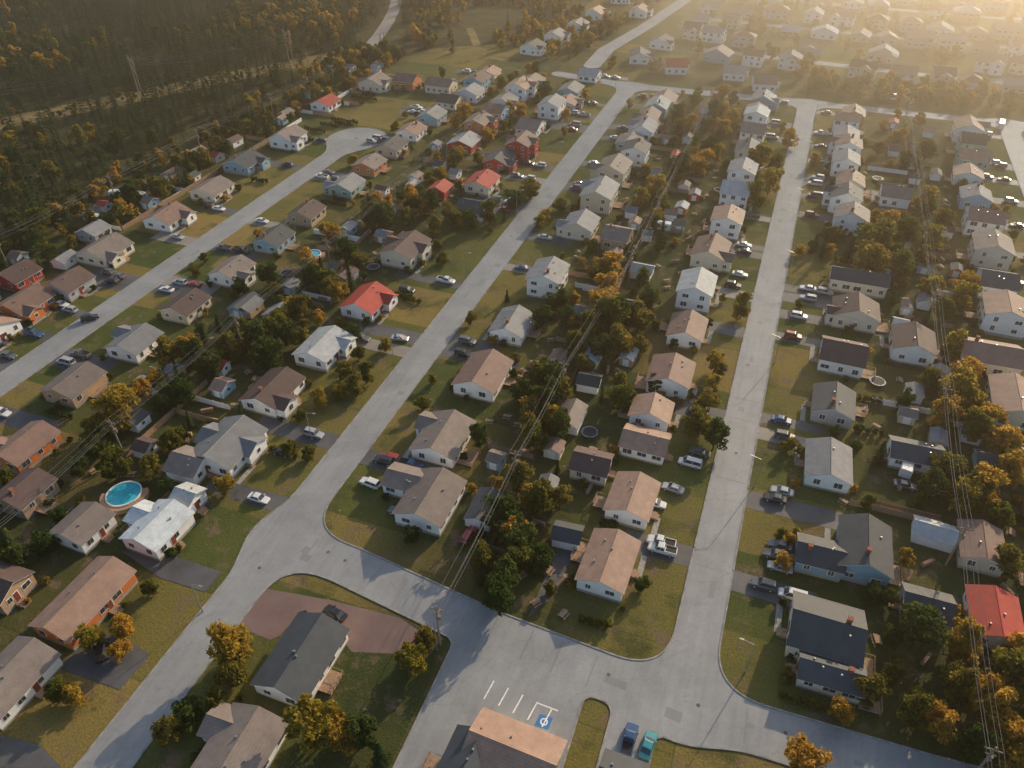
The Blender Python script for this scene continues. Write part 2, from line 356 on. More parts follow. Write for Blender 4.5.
# -- east of street A
HP(22,440,8,11,'Y','brown','orange',kind='L'); HP(22,486,7.5,8.5,'Y','dbrown','tan',drive=False)
HP(72,378,9,10.5,'Y','gbrown','tan'); HP(133,337,9,10,'Y','grey','white',kind='L'); HP(184,300,8.5,10,'Y','dbrown','beige')
HP(231,266,8.5,10,'Y','gbrown','white',kind='B'); HP(273,234,8.5,10,'Y','slate','blue'); HP(306,208,8.5,9.5,'Y','dbrown','tan')
HP(346,181,9,10,'Y','grey','green',kind='L'); HP(369,160,9,9.5,'Y','gbrown','orange'); HP(391,143,9,10,'Y','slate','beige',kind='L')
HP(411,127,9,10,'Y','brown','white'); HP(432,112,9,10,'Y','grey','blue'); HP(450,97,9,10,'X','dbrown','cream')
# -- west of street A
HP(22,298,10,11,'Y','brown','orange',kind='L'); HP(15,270,9,9,'Y','dbrown','red'); HP(103,245,11,11.5,'Y','gbrown','cream',kind='L')
HP(166,212,10,11,'Y','brown','white',kind='L'); HP(211,185,10,11,'Y','gbrown','cream'); HP(243,158,11,11,'Y','slate','blue',kind='L')
HP(287,131,10,11,'Y','gbrown','white',1.5,'L'); HP(325,99,9,10,'Y','red','white',drive=False)
HP(375,77,11,11,'Y','gbrown','cream',1.5,'X',drive=False); HP(407,75,10,10,'X','brown','orange',1.5,drive=False); HP(441,79,12,10,'X','brown','cream',1.5,'L',drive=False)
HP(470,87,10,10,'Y','grey','white',1.5,drive=False)
for u,v in ((195,146),(170,167),(285,108),(312,88),(222,140),(62,252),(232,135),(248,299),(345,268),(275,305)):
    HP(u,v,4.5,6,'Y',random.choice(['grey','gbrown','dbrown']),random.choice(['white','grey','tan']),shed=True)
HP(92,226,7,7,'Y','grey','grey',drive=False)
HP(243,297,5,8,'Y','slate','blue',shed=True)
# -- east of street B
HP(430,494,9.5,12.5,'Y','gbrown','white',kind='g'); HP(404,474,7,6,'X','gbrown','white',drive=False,kind='g')
HP(484,500,5,8,'Y','slate','white',shed=True); HP(443,431,9.5,12.5,'Y','gbrown','white',kind='L')
HP(483,369,10,13,'Y','brown','white'); HP(512,320,8.5,11,'Y','grey','white'); HP(548,272,9,11,'Y','grey','white',2)
HP(618,229,8,9,'X','gbrown','tan',1.5,drive=False); HP(600,190,10,13,'Y','grey','beige',2,'L'); HP(614,166,10,12,'Y','gbrown','beige',2,'L')
HP(636,148,9,10,'Y','slate','white',2); HP(645,123,9,11,'Y','grey','white',1.5,'L'); HP(658,101,9,11,'Y','lgrey','blue',1.5)
# -- west of street C
HP(609,557,8.2,12,'Y','tan','white'); HP(633,493,8.2,10.5,'Y','tan','white'); HP(592,458,7.5,6.5,'X','dbrown','cream',drive=False)
HP(652,406,8.5,7,'Y','tan','white'); HP(646,436,9.5,7,'X','tan','white',drive=False)
HP(568,526,5,4.5,'X','slate','white',shed=True); HP(590,373,5,5,'X','slate','white',shed=True); HP(571,408,5.5,8,'Y','gbrown','white',shed=True)
HP(672,366,9.5,10,'Y','brown','white',1.5); HP(688,324,8.5,10.5,'Y','brown','white'); HP(697,284,9,11,'Y','lgrey','white',2)
HP(643,263,6,5.5,'X','lgrey','white',shed=True); HP(626,298,6,5,'X','slate','white',shed=True); HP(583,304,4,4,'X','gbrown','tan',shed=True)
HP(712,244,9.5,12,'Y','brown','cream',1.5,'L'); HP(728,216,9,10,'Y','tan','white',2); HP(736,189,9,10,'X','lgrey','white',2)
HP(743,168,9,10,'Y','grey','white',2); HP(749,148,9,10,'Y','slate','cream',2); HP(754,129,9,10,'X','gbrown','white',2); HP(757,113,9,9,'Y','lgrey','white',2)
# -- east of street C
HP(829,622,11,10.5,'X','slate','cream',1.5,'g'); HP(833,668,9.5,5,'X','slate','cream',1,drive=False); HP(868,540,8.5,12,'Y','slate','blue',1.5); HP(822,549,8,6.5,'X','slate','blue',drive=False)
HP(830,458,8.5,11,'Y','grey','white'); HP(835,398,8.5,10,'Y','slate','grey'); HP(845,346,10,10,'X','dbrown','white',1.5)
HP(858,304,11,9,'Y','dbrown','cream',1.5,'L'); HP(861,272,15,7,'X','slate','cream',1.5)
HP(918,448,10,6.5,'X','slate','white',drive=False); HP(930,600,7.5,6,'X','slate','grey',drive=False)
HP(938,524,7,5,'X','lgrey','white',shed=True); HP(984,540,7,9,'Y','brown','beige',drive=False); HP(998,612,7.5,10,'Y','red','white',drive=False)
for (v,s,rf_,wl_,k_) in ((214,2,'gbrown','white','g'),(194,2,'slate','white','L'),(176,1.5,'tan','cream','g'),(159,2,'grey','white','g'),(144,2,'brown','white','L'),(130,1.5,'grey','blue','g'),(118,2,'tan','white','g')):
    HP(849+R(-3,3),v,R(8.5,10),R(8.5,10),random.choice('XY'),rf_,wl_,s,k_)
HP(916,335,9.5,10.5,'Y','dbrown','white',1.5); HP(993,347,13,10,'X','brown','cream',1.5); HP(1018,392,9,14,'Y','tan','cream',1.5,'L')
HP(1006,308,10,11,'Y','tan','white',2,'L'); HP(1000,275,9,10,'X','slate','white',1.5); HP(993,245,10,11,'Y','gbrown','cream',2); HP(985,216,10,10,'X','brown','white',2,'L')
HP(978,190,9,9,'Y','grey','blue',1.5); HP(970,168,9,9,'Y','tan','white',1.5); HP(897,188,9,9,'X','gbrown','white',1.5)
# -- south of cross street
HP(300,652,9,13.5,'Y','slate','white',drive=False); HP(236,746,9,11.5,'Y','gbrown','white',kind='L',drive=False)
HP(622,775,6,6,'X','slate','blue',drive=False)
X,Y=G(512,752,4.0)
house(X,Y,13,9,'X','tan','cream',1,'g',rz=math.radians(-2),drive=False,name='community_hall')
house(X-5.5,Y-3.5,7,9,'Y','slate','tan',1,'g',rz=math.radians(-2),drive=False,name='hall_annex')
def free(x,y,hx,hy):
    return all(abs(x-a)>hx+c or abs(y-b)>hy+d for a,b,c,d in occupied)
rfs=['grey','gbrown','brown','tan','lgrey','slate','gbrown','grey','dbrown','red','slate','brown','dbrown']; wls=['white','white','white','white','cream','white','beige','blue','blue','grey','tan','orange','green','red']
for xr,y0,y1 in ((-94,215,362),(-56,215,362),(-15,215,362),(24,250,362),(66,60,362),(106,100,362),(148,150,362),(-146,40,255),(-184,60,255),(-94,0,60),(26,10,55),(66,20,60),(-56,0,50),(-118,268,362),(-140,290,362)):
    y=y0
    while y<y1:
        Wd,Ld=R(8,10),R(9,11.5); x=xr+R(-1.8,1.8)
        if free(x,y,Wd/2,Ld/2+.5) and rd(x,y)>8 and abs(x-xr)<3:
            far=y>200; xs=min((XA,XB,XC,XE),key=lambda q:abs(q-x))
            house(x,y,Wd,Ld,random.choice('XYYY'),random.choice(rfs),random.choice(wls),random.choice((1,1.5,2)) if far else 1,random.choice('ggLLX'),front=1 if xs>x else -1,drive=abs(xs-x)<26)
            y+=Ld+R(4,7)
        else: y+=3
for ri,(pts_,w_) in enumerate(roads[8:]):
    for side in (-1,1):
        x=-62
        while x<330+ri*60:
            yr=np.interp(x,[p[0] for p in pts_],[p[1] for p in pts_])
            Wd,Ld=R(8,11.5),R(9,14); y=yr+side*R(13.5,20)
            if rd(x,y)>7 and free(x,y,Ld/2,Wd/2) and random.random()<.9:
                house(x,y,Wd,Ld,random.choice('XYY'),random.choice(['tan','gbrown','tan','grey','brown','lgrey','dbrown','slate']),random.choice(['white','white','cream','beige','grey','blue','tan']),random.choice((1,1.5,2,2)),random.choice('ggLXh'),front=1,rz=math.pi/2*(1 if side<0 else -1)+R(-.18,.18),detail=False,drive=False)
            x+=Ld+R(2.5,9)
for u,v in ((533,43),(556,32),(578,22),(596,10),(545,75),(520,92),(640,52),(662,38),(690,25),(640,8),(620,-6),(676,62),(700,55),(735,68),(765,78)):
    X,Y=G(u,v,5); 
    if free(X,Y,4,4): house(X,Y,10,11,random.choice('XY'),random.choice(rfs),'white',1.5,'L',drive=False,detail=False,rz=R(-.3,.3))
nsh=0
for k in range(1200):
    x=random.choice((-37,-118,45,-205,-122,-33,42,50))+R(-8,8); y=R(80,360)
    if nsh<88 and rd(x,y)>14 and free(x,y,2.8,2.8):
        shed(x,y,R(2.8,4),R(3.2,5),random.choice('XY'),random.choice(rfs),random.choice(wls)); nsh+=1
# ---------------------------------------------------------------- GROUND SHEETS
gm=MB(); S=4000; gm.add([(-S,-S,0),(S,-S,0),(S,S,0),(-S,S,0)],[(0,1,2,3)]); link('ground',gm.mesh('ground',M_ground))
fm=MB(); fm.add([(-1500,-50,.004),(-226,-50,.004),(-231,140,.004),(-226,330,.004),(-205,380,.004),(-150,420,.004),(-130,600,.004),(-100,1500,.004),(-1500,1500,.004)],[tuple(range(9))]); link('forest_floor',fm.mesh('forest_floor',M_floor))
cl=MB(); a=Vector((-420,50,.01)); b=Vector((-225,372,.01)); n=Vector((-(b-a).y,(b-a).x,0)).normalized()*8
cl.add([tuple(a-n),tuple(b-n),tuple(b+n),tuple(a+n)],[(0,1,2,3)]); link('power_line_clearing',cl.mesh('clearing',M_heath))
def ribbon(name,pts,w,mat,z):
    mb=MB(); n=len(pts); vs=[]
    for i,p in enumerate(pts):
        d=Vector(pts[min(i+1,n-1)])-Vector(pts[max(i-1,0)]); d=Vector((-d[1],d[0])).normalized()*w
        vs+=[(p[0]-d.x,p[1]-d.y,z),(p[0]+d.x,p[1]+d.y,z)]
    mb.add(vs,[(2*i,2*i+2,2*i+3,2*i+1) for i in range(n-1)]); return link(name,mb.mesh(name,mat))
track1=px((398,-6),(394,10),(388,22),(380,34),(370,46),(355,57),(340,64),(322,66)); track2=px((470,28),(474,38),(478,48),(490,57),(505,60))
ribbon('dirt_track',track1,3.6,M_gravel,.02); ribbon('dirt_track',track2,2.2,M_heath,.021)
def neartrack(x,y):
    return min(min((x-p[0]-(q[0]-p[0])*t)**2+(y-p[1]-(q[1]-p[1])*t)**2 for t in (0,.5,1)) for tr in (track1,track2) for p,q in zip(tr[:-1],tr[1:]))<110
dm=MB(); dm.add([(*G(u,v),.016) for u,v in ((236,606),(262,588),(330,600),(400,618),(432,640),(428,655),(352,652),(335,632),(310,622),(270,640),(235,625))],[tuple(range(11))]); link('gravel_yard',dm.mesh('gravel_yard',M_dirt))
da,dg=MB(),MB()
for i,(x0,x1,y0,y1,r) in enumerate(driveways):
    z=.012+.00012*i; mb=da if r<.8 else dg
    mb.add([(x0,y0,z),(x1,y0+R(-.4,.4),z),(x1,y1+R(-.4,.4),z),(x0,y1,z)],[(0,1,2,3)])
def dpoly(mb,pts,z): mb.add([(*G(u,v),z) for u,v in pts],[tuple(range(len(pts)))])
dpoly(da,((122,552),(150,548),(222,572),(205,592),(160,578)),.050); dpoly(da,((55,668),(100,632),(128,640),(150,655),(120,690),(70,672)),.051)
dpoly(da,((548,600),(580,545),(560,540),(528,618)),.052); dpoly(da,((0,735),(40,745),(62,768),(0,768)),.053)
link('asphalt_driveways',da.mesh('asphalt_driveways',M_drive)); link('gravel_driveways',dg.mesh('gravel_driveways',M_gravel))
wm=MB()
for i,(x0,x1,y0,y1) in enumerate(walks): wm.add([(x0,y0,.055+.0001*i),(x1,y0,.055+.0001*i),(x1,y1,.055+.0001*i),(x0,y1,.055+.0001*i)],[(0,1,2,3)])
link('concrete_walkways',wm.mesh('walks',M_conc))
ZR=.06
rm=MB(); km=MB(); vid={}
def gv(i,j):
    k=(i,j)
    if k not in vid: vid[k]=len(rm.v); rm.v.append((gx[i],gy[j],ZR))
    return vid[k]
def grad(x,y):
    e=.4; gxx=(rdist(np.array(x+e),np.array(y))-rdist(np.array(x-e),np.array(y))); gyy=(rdist(np.array(x),np.array(y+e))-rdist(np.array(x),np.array(y-e)))
    l=math.hypot(float(gxx),float(gyy))+1e-9; return float(gxx)/l,float(gyy)/l
segs=[]; neg=FD<0
cnt=neg[:-1,:-1].astype(int)+neg[1:,:-1]+neg[1:,1:]+neg[:-1,1:]
for i,j in zip(*np.nonzero(cnt)):
    c=[(i,j),(i+1,j),(i+1,j+1),(i,j+1)]
    if cnt[i,j]==4: rm.f.append(tuple(gv(*q) for q in c)); continue
    poly=[]; cr=[]
    for k in range(4):
        p,q=c[k],c[(k+1)%4]; dp,dq=FD[p],FD[q]
        if dp<0: poly.append(gv(*p))
        if (dp<0)!=(dq<0):
            t=dp/(dp-dq); key=('e',)+tuple(sorted((p,q)))
            if key not in vid:
                vid[key]=len(rm.v); rm.v.append((gx[p[0]]+t*(gx[q[0]]-gx[p[0]]),gy[p[1]]+t*(gy[q[1]]-gy[p[1]]),ZR))
            poly.append(vid[key]); cr.append(vid[key])
    if len(poly)>2: rm.f.append(tuple(poly))
    if len(cr)==2: segs.append(cr)
link('road',rm.mesh('road',M_road))
gc={}
def gk(i):
    if i not in gc: gc[i]=grad(rm.v[i][0],rm.v[i][1])
    return gc[i]
dv=np.array([[d[0]-.3,d[1]+.3,d[2]-.3,d[3]+.3] for d in driveways])
for a,b in segs:
    p=rm.v[a]; q=rm.v[b]; mx,my=(p[0]+q[0])/2,(p[1]+q[1])/2
    if my>430 or my<20: continue
    low=bool(((dv[:,0]-1<mx)&(mx<dv[:,1]+1)&(dv[:,2]<my)&(my<dv[:,3])).any())
    h=.16 if not low else .075
    na,nb=gk(a),gk(b); w=.24
    vs=[(p[0]-na[0]*.03,p[1]-na[1]*.03,0),(q[0]-nb[0]*.03,q[1]-nb[1]*.03,0),(q[0]-nb[0]*.03,q[1]-nb[1]*.03,h),(p[0]-na[0]*.03,p[1]-na[1]*.03,h),
        (p[0]+na[0]*w,p[1]+na[1]*w,h),(q[0]+nb[0]*w,q[1]+nb[1]*w,h),(q[0]+nb[0]*w,q[1]+nb[1]*w,0),(p[0]+na[0]*w,p[1]+na[1]*w,0)]
    km.add(vs,[(0,1,2,3),(3,2,5,4),(4,5,6,7)])
link('kerb',km.mesh('kerb',M_kerb))
pm=MB()
def line(x0,y0,x1,y1,w=.07,z=ZR+.006,mb=pm):
    d=Vector((x1-x0,y1-y0)).normalized(); n=Vector((-d.y,d.x))*w
    mb.add([(x0-n.x,y0-n.y,z),(x1-n.x,y1-n.y,z),(x1+n.x,y1+n.y,z),(x0+n.x,y0+n.y,z)],[(0,1,2,3)])
for k in range(5):
    p=G(494+k*14.5,681+k*7.0); q=G(484+k*14.5,699+k*7.0); line(*p,*q,w=.11)
for p,q in (((537,703),(558,711)),((527,730),(548,736))): line(*G(*p),*G(*q),w=.11)
link('parking_bay_lines',pm.mesh('parking_bay_lines',M_paint))
bm_=MB(); bm_.add([(*G(u,v),ZR+.004) for u,v in ((540,714),(553,718),(548,730),(534,726))],[(0,1,2,3)]); link('accessible_bay_marking',bm_.mesh('bay',M_blue))
im=MB(); c=G(544,722); 
for k in range(12):
    a0,a1=2*math.pi*k/12,2*math.pi*(k+1)/12
    im.add([(c[0]+math.cos(t)*r,c[1]+math.sin(t)*r,ZR+.008) for t,r in ((a0,.4),(a1,.4),(a1,.62),(a0,.62))],[(0,1,2,3)])
link('accessible_symbol',im.mesh('symbol',M_paint))
wk=MB()
for k in range(34):
    s=random.choice(roads[:6])[0]; t=random.random(); n=random.randrange(len(s)-1); x=s[n][0]+(s[n+1][0]-s[n][0])*t+R(-1.5,1.5); y=s[n][1]+(s[n+1][1]-s[n][1])*t+R(-1,1)
    if rd(x,y)<-1.5:
        r=.34; wk.add([(x+math.cos(i*math.pi/6)*r,y+math.sin(i*math.pi/6)*r,ZR+.005) for i in range(12)],[tuple(range(12))])
link('manhole_covers',wk.mesh('manholes',M_iron))
pt=MB(); zz=ZR+.002
for k in range(60):
    s=random.choice((roads[0],roads[0],roads[1],roads[1],roads[2],roads[4]))[0]; n=random.randrange(len(s)-1); t=random.random(); a=Vector(s[n]); b=Vector(s[n+1]); d=(b-a).normalized(); n_=Vector((-d.y,d.x)); c=a.lerp(b,t)+n_*R(-2,2)
    l,wd=(R(1,4),R(.4,1.0)) if random.random()<.5 else (R(.2,.35),3.2)
    if wd>3: c=a.lerp(b,t)
    if rd(c.x,c.y)<-1.5:
        zz+=.00003; pt.add([(*(c+d*l*i*.5+n_*wd*j*R(.9,1)),zz) for i,j in ((-1,-1),(1,-1),(1,1),(-1,1))],[(0,1,2,3)])
link('asphalt_patches',pt.mesh('patches',asphalt('patch_asphalt',(.21,.22,.228),(.27,.28,.288),False)))
# ---------------------------------------------------------------- TREES
def finmesh(name,tr,q,leaf):
    m=MB(); m.v=tr.v+[tuple(x) for x in q]; o=len(tr.v); nq=len(q)//4
    m.f=tr.f+[(o+4*i,o+4*i+1,o+4*i+2,o+4*i+3) for i in range(nq)]
    return m.mesh(name,[M_bark,leaf],[0]*len(tr.f)+[1]*nq)
def quads(c,size):
    n=len(c); a=rng.normal(size=(n,3)); a/=np.linalg.norm(a,axis=1)[:,None]
    b=rng.normal(size=(n,3)); b-=a*(a*b).sum(1)[:,None]; b/=np.linalg.norm(b,axis=1)[:,None]
    s=(size*rng.uniform(.6,1.3,n))[:,None]; a=a*s; b=b*s*.7
    return np.stack([c-a,c-b,c+a,c+b],1).reshape(-1,3)
def decid(kind,h,r,dens=1.0,ls=.32):
    tr=MB(); tr.tube((0,0,0),(.1,0,h*.3),.22,.16,7); tr.tube((.1,0,h*.3),(.0,.15,h*.7),.16,.06,6)
    cen=[]; n=int(28*dens)
    for i in range(n):
        t=rng.uniform(0,2*math.pi); rr=r*rng.uniform(.15,.9); z=rng.uniform(.2,.92)
        env=math.sin(min(1,max(0,(z-.1)/.9))*math.pi)**.5
        c=(math.cos(t)*rr*env,math.sin(t)*rr*env,z*h); cen.append((c,r*rng.uniform(.24,.46)))
        if i<7: tr.tube((.05,0,h*rng.uniform(.2,.45)),(c[0]*.9,c[1]*.9,c[2]),.09,.02,5)
    Q=[]
    for c,cr in cen:
        k=int(88*dens); d=rng.normal(size=(k,3)); d/=np.linalg.norm(d,axis=1)[:,None]; d*= (rng.uniform(.3,1.1,k)**.6)[:,None]*cr; d[:,2]*=.75
        Q.append(quads(np.array(c)+d,ls))
    return finmesh('tree_'+kind,tr,np.concatenate(Q),LF[kind])
def conif(h,r,nw=13,nb=9,nl=5):
    tr=MB(); tr.tube((0,0,0),(0,0,h*.95),.16,.02,5)
    q=[]
    for w in range(nw):
        f=(w+.3)/nw; z=h*(.1+.88*f); rad=r*(1-f)**.85*rng.uniform(.8,1.15)+.12; off=rng.uniform(0,6.28)
        for b in range(nb):
            t=off+b*2*math.pi/nb+rng.uniform(-.25,.25); rl=rad*rng.uniform(.7,1.15)
            for l in range(nl):
                s=(l+.6)/nl; wd=.34*(1-s*.55)*(r/1.9)*(9/nb)**.5; x=rl*s; zz=z-rl*s*.38; ct,st_=math.cos(t),math.sin(t); le=rl/nl*.75
                j=rng.uniform(-.12,.12)
                p=[(x-le,0,zz+.12),(x,wd,zz-.08+j),(x+le,0,zz-.15),(x,-wd,zz-.08-j)]
                q+=[(a*ct-b_*st_,a*st_+b_*ct,c) for a,b_,c in p]
    return finmesh('spruce',tr,np.array(q),LF['c'])
TM={k:[decid(k,R(6.8,8.8),R(2.7,3.5)) for _ in range(5)] for k in 'god'}
SM={k:[decid(k,R(2.0,2.6),R(1.1,1.4),.5,.22) for _ in range(2)] for k in 'god'}
CM=[conif(R(8,10),R(1.7,2.3)) for _ in range(4)]
CF_=[conif(R(10,13),R(2.2,2.8),10,7,2) for _ in range(5)]
DF={k:[decid(k,R(6.5,8.5),R(2.5,3.2),.55,.5) for _ in range(2)] for k in 'god'}
NM=dict(g='golden_birch_tree',o='maple_tree',d='green_deciduous_tree',c='spruce_tree',s='garden_shrub')
def tree(x,y,k,s=1.0):
    if k=='c': me=random.choice(CM)
    elif k[0]=='s': me=random.choice(SM[k[1]])
    else: me=random.choice(TM[k])
    link(NM[k[0]],me,None,(x,y,-.05),R(0,6.28),(s*R(.85,1.15),s*R(.85,1.15),s*R(.85,1.15)))
def TP(u,v,k,s=1.0):
    if u>880: s*=.88
    x,y=G(u,v,3*s); tree(x,y,k,s)
for t in ((120,415,'g',1.45),(232,648,'g',1.1),(232,675,'o',.85),(315,727,'g',1.2),(340,738,'g',.8),(412,662,'g',.8),(425,640,'o',.7),(125,628,'g',.6),(150,588,'o',.5),
  (505,520,'d',1.2),(540,503,'o',1.1),(505,578,'d',1.1),(520,545,'d',1.0),(560,500,'o',.8),(610,322,'o',1.4),(590,330,'o',1.2),(640,318,'o',1.1),(650,300,'d',.9),
  (770,183,'g',1.4),(755,200,'o',1.2),(742,310,'o',.9),(880,245,'o',1.8),(870,262,'g',1.3),(905,240,'o',1.5),(700,425,'o',1.0),(715,440,'d',.9),(705,405,'o',.8),(712,385,'g',.7),
  (960,395,'g',1.6),(945,418,'g',1.3),(975,430,'o',1.3),(985,490,'g',1.4),(1000,515,'o',1.1),(965,645,'g',1.2),(990,705,'g',1.4),(940,722,'g',1.1),(1010,680,'o',1.4),(805,765,'g',.9),(915,712,'o',1.0),
  (870,690,'o',.9),(840,712,'g',.6),(60,690,'o',.8),(75,695,'g',.7),(225,487,'g',.7),(345,372,'o',.9),(355,388,'o',.8),(340,392,'g',.6),(258,340,'d',1.1),(230,350,'o',1.1),(280,320,'o',.9),(285,335,'d',.9),
  (450,215,'o',1.1),(470,222,'d',1.1),(490,215,'o',1.0),(530,190,'o',1.1),(515,200,'d',1.0),(655,385,'d',.7),(180,380,'c',1.0),(205,340,'c',.9),(45,545,'d',.7),(220,330,'c',.9),(10,545,'c',1.1),(150,470,'o',.9),(168,488,'d',.6),
  (540,378,'o',1.1),(545,400,'d',1.1),(525,392,'d',.9),(880,455,'c',.8),(850,250,'c',1.0),(823,250,'c',1.0),(815,245,'c',.9),(362,735,'d',.9),(380,755,'c',.8),(170,730,'o',.8),(190,715,'d',.7),(215,700,'o',.7),
  (355,335,'d',.7),(480,440,'d',.8),(300,415,'o',.6),(950,470,'o',1.4),(930,490,'d',1.0),(545,500,'g',.7),(715,365,'g',.8),(1010,470,'g',1.2),(800,250,'g',.6),(985,420,'g',1.3),(1005,565,'o',1.1),
  (900,270,'o',1.4),(925,260,'o',1.2),(890,225,'g',1.2),(930,290,'g',1.2),(945,310,'o',1.3),(955,350,'g',1.1),(930,380,'o',1.1),(968,375,'g',1.2),(905,400,'d',.9),(1000,445,'g',1.2),(965,500,'g',1.2),
  (1020,655,'g',1.2),(960,690,'o',1.1),(1000,735,'g',1.3),(975,750,'d',1.1),(1018,760,'g',1.2),(890,640,'d',.7),(895,670,'o',.8),(905,560,'g',.6),(760,160,'g',1.2),(775,165,'o',1.1),(790,140,'g',1.0),(830,235,'o',1.0),
  (620,345,'o',1.1),(600,350,'d',1.0),(575,345,'o',1.0),(600,310,'g',1.1),(560,430,'d',1.0),(535,440,'o',.9),(520,480,'o',.9),(620,385,'o',.8),(640,345,'o',.9),(500,600,'d',1.0),(485,560,'o',.8),(540,560,'d',.7),
  (195,355,'d',1.0),(170,355,'o',1.0),(245,330,'o',1.0),(265,360,'d',.9),(300,340,'o',.8),(210,370,'d',1.0),(320,400,'g',.6),(385,345,'g',.6),(110,470,'d',.8),(95,450,'d',.8),(60,520,'d',.6),(20,560,'d',.7),
  (140,390,'g',.9),(165,400,'d',.9),(100,435,'o',.9),(330,290,'o',1.0),(315,280,'d',1.0),(430,205,'d',1.1),(410,200,'g',1.1),(370,215,'o',1.0),(435,228,'o',.9),(545,215,'g',.7),(560,205,'o',.8)):
    TP(*t)
poolc=G(124,494,1)
def ok(x,y,m):
    if rd(x,y)<m: return False
    if (x-poolc[0])**2+(y-poolc[1])**2<40: return False
    for d in driveways:
        if d[0]-m<x<d[1]+m and d[2]-m<y<d[3]+m: return False
    return free(x,y,m*.6,m*.6)
n=0
for k in range(5200):
    y=R(20,366); xr=random.choice((-37,-37,-37,-118,-118,-118,45,-205,-208,125,-56,-15,24,66,-94,-146))
    bk=xr in(-37,-118,45,-205,-208,125); x=xr+random.gauss(0,7 if bk else 9)
    sc=R(.4,1.15) if bk else R(.3,.7)
    if x>-84 and y<66 and x<4: continue
    if ok(x,y,1.0+sc*1.2) and n<560:
        kk=random.choices(['g','o','d','c'],[.25,.38,.25,.12] if y<230 else [.42,.38,.15,.05])[0]; tree(x,y,kk,sc); n+=1
for (a,b,c,d) in list(occupied):
    if b>330 or c<3.5: continue
    for k in range(random.randint(1,5)):
        sx,sy=random.choice((-1,1)),random.choice((-1,1))
        x,y=(a+sx*(c+.2),b+R(-d,d)) if random.random()<.5 else (a+R(-c,c),b+sy*(d+.2))
        if rd(x,y)>1.5: tree(x,y,'s'+random.choice('ggodd'),R(.5,1.1))
for k in range(120):
    xs=random.choice((-94,-56,-15,24,66,-146,-184)); y=R(70,330); kind=random.choice('ddo'); L=random.randint(4,9); x0=xs+R(-8,6)
    if all(ok(x0+i*1.5,y,1.0) for i in (0,L//2,L)):
        par=link('hedge',None,None,(0,0,0))
        for i in range(L): link('shrub',random.choice(SM[kind]),par,(x0+i*1.45,y+R(-.15,.15),-.05),R(0,6.28),R(.6,.8))
def wedge(x,y,m=1.12):
    r=cY*x+sY*y; f=-sY*x+cY*y
    z=f*cP+CH*sP; return z>0 and abs(CF*r/z)<512*m+60 and f<760
fo=link('conifer_forest',None)
def inst(par,me,x,y,s): link('tree',me,par,(x,y,-.1),R(0,6.28),(s,s,s*R(.85,1.2)))
a_=Vector((-420,50)); b_=Vector((-225,372)); nA=(b_-a_).normalized()
x=-640
while x<-222:
    y=60
    while y<760:
        xx,yy=x+R(-2.9,2.9),y+R(-2.9,2.9)
        edge=-229+6*math.sin(yy*.05)+4*math.sin(yy*.17)+(0 if yy<330 else min(70,(yy-330)*.5))
        dcl=abs((xx-a_.x)*nA.y-(yy-a_.y)*nA.x)
        gap=math.sin(xx*.045+yy*.02)*math.sin(yy*.06-xx*.013)
        if xx<edge and dcl>8.5 and gap<.85 and wedge(xx,yy) and not neartrack(xx,yy):
            nv=math.sin(xx*.031+1)*math.sin(yy*.027)+R(-.6,.6)
            if nv>.5: inst(fo,random.choice(DF[random.choice('oodg')]),xx,yy,R(.5,1.1))
            else: inst(fo,random.choice(CF_),xx,yy,R(.45,1.2))
        y+=5.7
    x+=5.7
sc_=link('scrub_woodland',None)
for k in range(2200):
    x=R(-330,-90); y=R(385,700)
    if rd(x,y)>5 and free(x,y,2,2) and wedge(x,y) and math.sin(x*.06)*math.sin(y*.045+x*.02)>-.35 and not neartrack(x,y):
        kk=random.random()
        inst(sc_,random.choice(CF_) if kk<.3 else random.choice(DF[random.choice('ggod')]),x,y,R(.4,.95))
for k in range(500):
    x=R(-228,-196); y=R(60,380)
    if ok(x,y,2) and wedge(x,y): inst(sc_,random.choice(CF_) if random.random()<.4 else random.choice(DF[random.choice('oodg')]),x,y,R(.35,.85))
for k in range(260):
    t=R(0,1); p=a_.lerp(b_,t); x,y=p.x+R(-9,9),p.y+R(-9,9)
    if wedge(x,y): inst(sc_,random.choice(SM[random.choice('god')]),x,y,R(.5,1.1))
tb=link('distant_tree_belt',None)
for k in range(1300):
    x=R(-70,380); y=R(383,410)
    if k<450:
        if math.sin(x*.06)+math.sin(x*.023)<-.2: continue
    else: x=R(-60,500); y=R(412,740)
    if free(x,y,1.5,1.5) and rd(x,y)>2 and wedge(x,y): inst(tb,random.choice(DF[random.choice('ggoo')]),x,y,R(.45,1.1))
